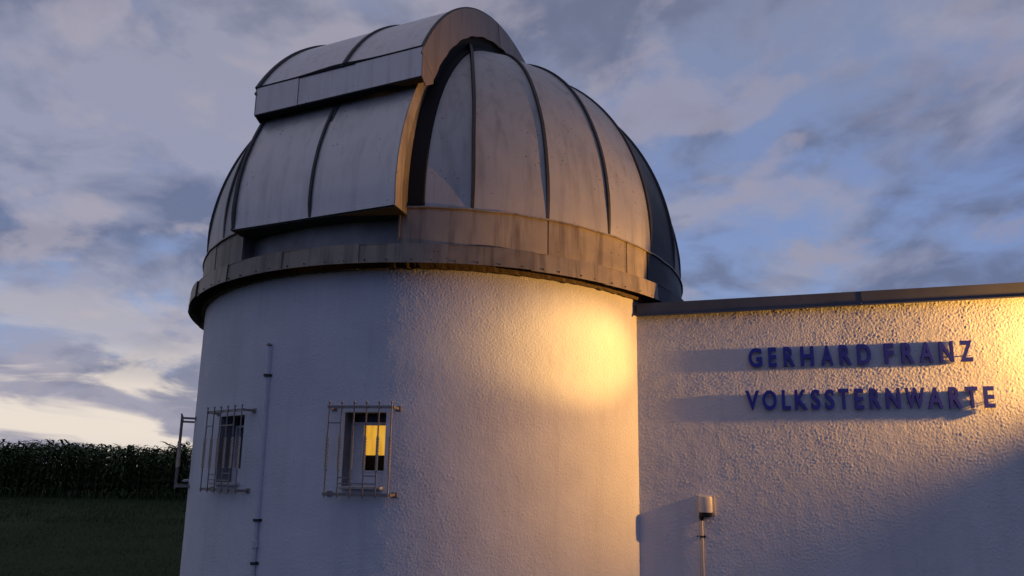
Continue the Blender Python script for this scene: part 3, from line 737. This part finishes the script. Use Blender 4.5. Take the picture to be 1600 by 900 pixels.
# ------------------------------------------------------------------ motion sensor and its conduit
ms = empty('motion_sensor', tuple(W(.61, 0, 1.22)), 'small ivory sensor box on the annex wall above a thin conduit', 'sensor')
MB().box(W(.540, 0, 1.236), WD * .150, WN * .018, U * .186).build('back_plate', M['plastic'], ms, bevel=.004)
b = MB(); A = []; n = 14                                     # bowed cover
prof = [(-.060 + .120 * i / n, .045 + .034 * math.sqrt(max(0, 1 - ((i / n - .5) * 1.98) ** 2))) for i in range(n + 1)]
prof = [(-.060, .018)] + prof + [(.060, .018)]; n += 2
SC = .604
for z, k in ((1.268, 1.0), (1.398, 1.0), (1.412, .92)):
    A += [W(SC + x * k, .018 + (o - .018) * k, z) for x, o in prof]
m_ = n + 1; F = []
for j in range(2):
    for i in range(n): F.append((j * m_ + i, j * m_ + i + 1, (j + 1) * m_ + i + 1, (j + 1) * m_ + i))
F += [tuple(range(m_))[::-1], tuple(2 * m_ + i for i in range(m_))]
for j in range(2): F.append((j * m_, (j + 1) * m_, (j + 1) * m_ + n, j * m_ + n))
b.add(A, F).build('cover', M['plastic'], ms, smooth=True)
b = MB(); A = []
for z, k in ((1.266, .97), (1.240, .93), (1.226, .7)):
    A += [W(SC + x * k, .018 + (o - .018) * k, z) for x, o in prof]
b.add(A, F).build('sensor_lens', M['dplastic'], ms, smooth=True)
MB().tube([W(.568, .030, 1.228), W(.566, .026, 1.192)], [.026, .014], 12).build('gland', M['dplastic'], ms, smooth=True)
cp = empty('cable_conduit', tuple(W(.566, .02, 0)), 'thin ivory cable conduit running down the annex wall from the sensor box', 'pipe')
MB().tube([W(.566, .024, 1.195), W(.566, .024, 0)], .0125, 12).build('tube', M['plastic'], cp, smooth=True)
MB().tube([W(.540, .014, 1.24), W(.540, .014, 0)], .0075, 10).build('thin_tube', M['stucco'], cp, smooth=True)
for z in (1.045, .3):
    b = MB(); b.tube([W(.566, .024, z - .008), W(.566, .024, z + .008)], .0165, 12); b.box(W(.524, -.001, z - .009), WD * .076, WN * .012, U * .018); b.build('clip', M['dplastic'], cp)

# ------------------------------------------------------------------ wall lamp just right of the lettering (lights the wall and tower)
LS_, LO_, LZ_ = 4.60, .215, 2.77
lamp = empty('wall_lamp', tuple(W(LS_, 0, LZ_)), 'wall-mounted floodlight on the annex wall right of the lettering', 'lamp')
MB().box(W(LS_ + .05, 0, LZ_ - .06), WD * .12, WN * .012, U * .12).build('back_plate', M['seam'], lamp, bevel=.003)
MB().tube([W(LS_ + .11, .01, LZ_), W(LS_ + .11, LO_, LZ_)], .012, 10).build('arm', M['seam'], lamp)
MB().tube([W(LS_ + .015, LO_, LZ_), W(LS_ + .03, LO_, LZ_), W(LS_ + .10, LO_, LZ_), W(LS_ + .15, LO_, LZ_)], [.075, .07, .055, .03], 20).build('housing', M['seam'], lamp, smooth=True)
MB().tube([W(LS_ + .006, LO_, LZ_), W(LS_ + .0145, LO_, LZ_)], .058, 20).build('lens', M['warm'], lamp)
def spot(name, aim, power, size, blend, rad, col):
    L = bpy.data.lights.new(name, 'SPOT'); L.energy = power; L.spot_size = R_(size); L.spot_blend = blend; L.shadow_soft_size = rad; L.color = col
    o = bpy.data.objects.new(name, L); C.objects.link(o); o.parent = lamp
    p = W(LS_ - .01, LO_, LZ_); o.location = p - lamp.location
    o.rotation_euler = (p - aim).to_track_quat('Z', 'Y').to_euler()
WARM = (1.0, .48, .10)
hot = cylp(30.6, RW, 2.73)
spot('flood_beam', W(0, .10, 2.80), 1380, 72, 1.0, .05, WARM)
spot('centre_beam', hot, 1700, 14.5, 1.0, .04, (1.0, .56, .14))

# ------------------------------------------------------------------ corn field
def tri_mesh(name, V, F, mat, kind, label, cat, smooth=False):
    me = bpy.data.meshes.new(name); me.from_pydata(V, [], F); me.materials.append(mat); me.update()
    o = bpy.data.objects.new(name, me); C.objects.link(o); return tag(o, label, cat, None, kind)
V = []; F = []
def blade(p, dirv, length, rise, droop, w):
    """arched ribbon leaf"""
    n = 4; side = Vector((-dirv.y, dirv.x, 0)); b0 = len(V)
    for i in range(n + 1):
        f = i / n; q = p + dirv * (length * f) + Vector((0, 0, rise * math.sin(f * 1.7) - droop * f * f))
        ww = w * (1 - f) ** .6 * (1 if i else .6)
        V.append(tuple(q - side * ww)); V.append(tuple(q + side * ww + Vector((0, 0, ww * .5))))
    for i in range(n): F.append((b0 + 2 * i, b0 + 2 * i + 1, b0 + 2 * i + 3, b0 + 2 * i + 2))
for row in range(9):
    y = 31.0 + row * .75; x = -62.0
    while x < 18:
        x += random.uniform(.11, .22) * (1 if row < 6 else 1.3)
        h = random.uniform(2.25, 2.75) + .12 * math.sin(x * .7) + .15 * noise.noise(Vector((x * .5, row, 0)))
        p = Vector((x, y + random.uniform(-.12, .12) + .02 * x, 0)); lean = Vector((random.uniform(-.06, .12), random.uniform(-.05, .05), 0))
        b0 = len(V)
        for z, r in ((0, .018), (h * .6, .014), (h - .12, .006)):
            for k in range(3): V.append((p.x + lean.x * z + r * math.cos(k * 2.1), p.y + lean.y * z + r * math.sin(k * 2.1), z))
        for i in range(2):
            for k in range(3): F.append((b0 + i * 3 + k, b0 + i * 3 + (k + 1) % 3, b0 + i * 3 + 3 + (k + 1) % 3, b0 + i * 3 + 3 + k))
        for i in range(12):
            z = .35 + (h - .42) * (i / 11) ** .8; a = random.uniform(-.6, .6) + (math.pi if i % 2 else 0) + x
            dv = Vector((math.cos(a), math.sin(a), 0)); blade(p + lean * z + Vector((0, 0, z)), dv, random.uniform(.45, .75), random.uniform(.18, .34), random.uniform(.2, .5), random.uniform(.045, .075))
        top = p + lean * (h - .1) + Vector((0, 0, h - .12))
        for k in range(5):     # tassel, blown to one side
            a = random.uniform(0, 6.28); dv = Vector((math.cos(a) * .5 + .7, math.sin(a) * .6, 0)); blade(top, dv, random.uniform(.10, .2), random.uniform(.14, .26), .04, .012)
tri_mesh('corn_field', V, F, M['corn'], 'stuff', 'tall dark green corn field standing behind the tower at the left', 'corn')
# grass
V = []; F = []
for i in range(52000):
    x = random.uniform(-13, -1.5) if i < 30000 else random.uniform(-26, -2); y = random.uniform(7.5, 19) if i < 30000 else random.uniform(17, 31.5)
    if (x - TX) ** 2 + (y - TY) ** 2 < 9.3: continue
    z = ground_h(x, y) - .01; h = random.uniform(.03, .09) * (1 if i < 30000 else 1.6) * (1.0 + .9 * noise.noise(Vector((x * .6, y * .6, 3)))); a = random.uniform(0, 6.28); w = .004 if i < 30000 else .010
    dx, dy = math.cos(a) * w, math.sin(a) * w; lx, ly = random.uniform(-.04, .04), random.uniform(-.04, .04); b0 = len(V)
    V += [(x - dx, y - dy, z), (x + dx, y + dy, z), (x + lx, y + ly, z + h)]; F.append((b0, b0 + 1, b0 + 2))
tri_mesh('grass', V, F, M['grass'], 'stuff', 'short dark meadow grass between the tower and the corn field', 'grass')
# a few fallen corn leaves and weeds at the field edge
V = []; F = []
for i in range(900):
    x = random.uniform(-40, 5); y = 30.2 + random.uniform(-.6, .5) + .02 * x
    a = random.uniform(0, 6.28); blade(Vector((x, y, 0)), Vector((math.cos(a), math.sin(a), 0)), random.uniform(.15, .4), random.uniform(.15, .5), .15, .02)
tri_mesh('field_weeds', V, F, M['grass'], 'stuff', 'ragged weeds along the near edge of the corn', 'weeds')
bpy.context.view_layer.update()
